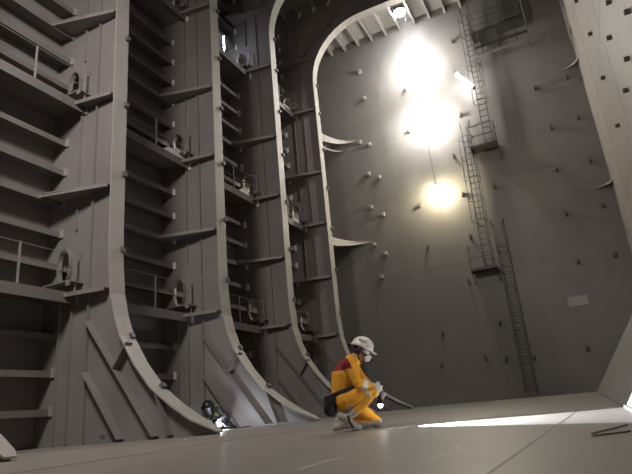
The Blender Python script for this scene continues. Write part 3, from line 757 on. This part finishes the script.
# ---- the welder crouching behind the toe of the nearest tall frame
m_ovr = mat('dark overalls', (.05, .05, .055), .85, noise=.2, scale=12, bump=.4, bscale=16)
m_vest = mat('dull green vest', (.22, .26, .07), .8, noise=.15, scale=14)
m_shield = mat('black welding shield', (.012, .012, .013), .4, noise=.1, scale=10)
JW = dict(pelvis=(-.30, 0, .30), belly=(-.20, 0, .37), chest=(-.08, 0, .43), upper=(.03, 0, .47), neck=(.12, 0, .50), skull=(.18, 0, .52),
    sh_n=(.03, -.17, .46), el_n=(.12, -.20, .25), wr_n=(.27, .02, .20), hand_n=((.33, .09, .18), (.2, -.2, .9), (.2, .9, -.2)),
    sh_f=(.03, .17, .46), el_f=(.10, .36, .30), wr_f=(.26, .35, .21), hand_f=((.33, .40, .18), (.2, .2, 1), (0, -.9, .1)),
    hip_n=(-.30, -.10, .29), kn_n=(.06, -.16, .14), an_n=(-.33, -.14, .08), ball_n=(-.42, -.14, .055), toe_n=(-.45, -.14, .04), heel_n=(-.38, -.14, .12),
    hip_f=(-.30, .10, .29), kn_f=(.06, .16, .14), an_f=(-.33, .14, .08), ball_f=(-.42, .14, .055), toe_f=(-.45, .14, .04), heel_f=(-.38, .14, .12))
HTW = Matrix.Translation((.20, 0, .53)) @ Euler((0, .6, 0)).to_matrix().to_4x4()
wme = body(JW, HTW, .011)
def cloth_w(p):
    for s in 'nf':
        if (p-Vector(JW['hand_'+s][0])).length < .1 or (p-Vector(JW['wr_'+s])).length < .04: return 3
    if (p-HTW.translation).length < .14 and p.x > .12: return 2
    if -.22 < p.x < .08 and p.z > .32 and abs(p.y) < .17: return 1
    return 0
paint(wme, [m_ovr, m_vest, m_skin, m_glove], cloth_w)
WO = Vector((-9.20, 12.28, 0)); WA = math.radians(-92)
we = thing('person', 'welder in dark overalls and green vest crouching behind the nearest tall frame', 'person', WO, WA)
link_mesh('body', wme, we); we.scale = (1.15, 1.15, 1.15)
def hfn(p): return HTW @ Vector((p.x, p.y, p.z+.0))
dome(.150, .135, .150, -.15, PI/2-.02, 10, 22, hfn, .006).build('welding_helmet', m_shield, we, True)
sh = MB(); vs = []; n = 14; rows = 8
for lay in (.165, .159):
    for i in range(n+1):
        b = -1.25+2.5*i/n
        for j in range(rows): z = .06-.26*j/(rows-1); k_ = 1-.12*(j/(rows-1))**2; vs.append(HTW @ Vector((lay*math.cos(b)*k_, lay*.9*math.sin(b)*k_, z)))
S = (n+1)*rows; fs = []
for i in range(n):
    for j in range(rows-1): q = (i*rows+j, (i+1)*rows+j, (i+1)*rows+j+1, i*rows+j+1); fs += [q, tuple(x+S for x in reversed(q))]
    fs += [(i*rows, i*rows+S, (i+1)*rows+S, (i+1)*rows), (i*rows+rows-1, (i+1)*rows+rows-1, (i+1)*rows+rows-1+S, i*rows+rows-1+S)]
sh.add(vs, fs); sh.build('face_shield', m_shield, we, True)
RW = Matrix.Rotation(WA, 3, 'Z')
wt = thing('welding_torch', 'welding torch with a white-hot tip at the base of the second tall frame', 'torch', WO+RW @ Vector((.33, .42, .235)), WA+.75)
MB().tube([(-.06, 0, .03), (.06, 0, .0), (.14, 0, -.05), (.19, 0, -.10)], [.018, .018, .012, .008], 8).build('torch_body', m_blk, wt, True)
MB().lathe([(max(.001, .045*math.sin(PI*i/8)), -.045*math.cos(PI*i/8)) for i in range(9)], 10, lambda p: p+Vector((.205, 0, -.10))).build('arc', emis('arc glow', (.82, .9, 1), 750), wt, True)
hs = [WO+RW @ Vector(v) for v in ((.30, .38, .26), (.32, .60, .10), (.30, .72, .02), (.1, .85, .02), (-.3, .95, .02))]
o = MB().tube(hs, .014, 6).build('torch_hose', m_cable); tag(o, 'black hose lying from the welding torch along the floor', 'hose')
# small grinder or torch body lying to the right of the arc
gr = thing('angle_grinder', 'small dark power tool lying on the floor right of the welding arc', 'tool', (-8.32, 11.75, 0), .5)
MB().tube([(-.16, 0, .05), (.05, 0, .05), (.16, 0, .055)], [.03, .035, .042], 10).build('handle', m_blk, gr, True)
MB().lathe([(.001, .0), (.06, .0), (.06, .012), (.03, .03), (.001, .03)], 16, lambda p: p+Vector((.17, 0, .0))).build('guard', m_house, gr, True)

# ------------------------------------------------------------------ rope at the right on the floor
path = []
R0 = [(.14, 3.98), (.06, 3.72), (-.02, 3.52), (-.06, 3.40), (-.055, 3.33), (-.02, 3.30), (.04, 3.34), (.10, 3.40), (.13, 3.44)]
for i in range(len(R0)-1):
    for k in range(6):
        t = k/6; path.append((R0[i][0]*(1-t)+R0[i+1][0]*t, R0[i][1]*(1-t)+R0[i+1][1]*t, .009))
o = MB().tube(path, [.0045+.002*(i % 2) for i in range(len(path))], 7).build('rope', m_rope); tag(o, 'thin brown rope lying in a loop on the floor at the right', 'rope')

# ------------------------------------------------------------------ thin welding haze hanging around the lamps at the back bulkhead
hz = MB().lathe([(.001, 0), (1.0, .15), (1.7, 2.5), (2.0, 6), (1.5, 8.6), (.6, 10.6), (.001, 10.75)], 20, lambda p: Vector((p.x*1.1, p.y*.62, p.z)))
hm = bpy.data.materials.new('thin haze'); hm.use_nodes = True; nt = hm.node_tree; nt.nodes.remove(nt.nodes['Principled BSDF'])
vs_ = nt.nodes.new('ShaderNodeVolumeScatter'); vs_.inputs['Color'].default_value = (.93, .95, 1, 1); vs_.inputs['Anisotropy'].default_value = .2
nz = nt.nodes.new('ShaderNodeTexNoise'); nz.inputs['Scale'].default_value = .9; nz.inputs['Detail'].default_value = 3
mr = nt.nodes.new('ShaderNodeMapRange'); mr.inputs['From Min'].default_value = .35; mr.inputs['From Max'].default_value = .75; mr.inputs['To Min'].default_value = .0; mr.inputs['To Max'].default_value = .06
tc = nt.nodes.new('ShaderNodeTexCoord'); nt.links.new(tc.outputs['Object'], nz.inputs['Vector']); nt.links.new(nz.outputs['Fac'], mr.inputs['Value']); nt.links.new(mr.outputs['Result'], vs_.inputs['Density'])
nt.links.new(vs_.outputs['Volume'], nt.nodes['Material Output'].inputs['Volume'])
ho = hz.build('haze', hm, None, True); ho.location = (LX, YB-1.35, 9.0); ho['kind'] = 'stuff'; tag(ho, 'thin pale welding haze around the hanging lamps in front of the bulkhead', 'haze')
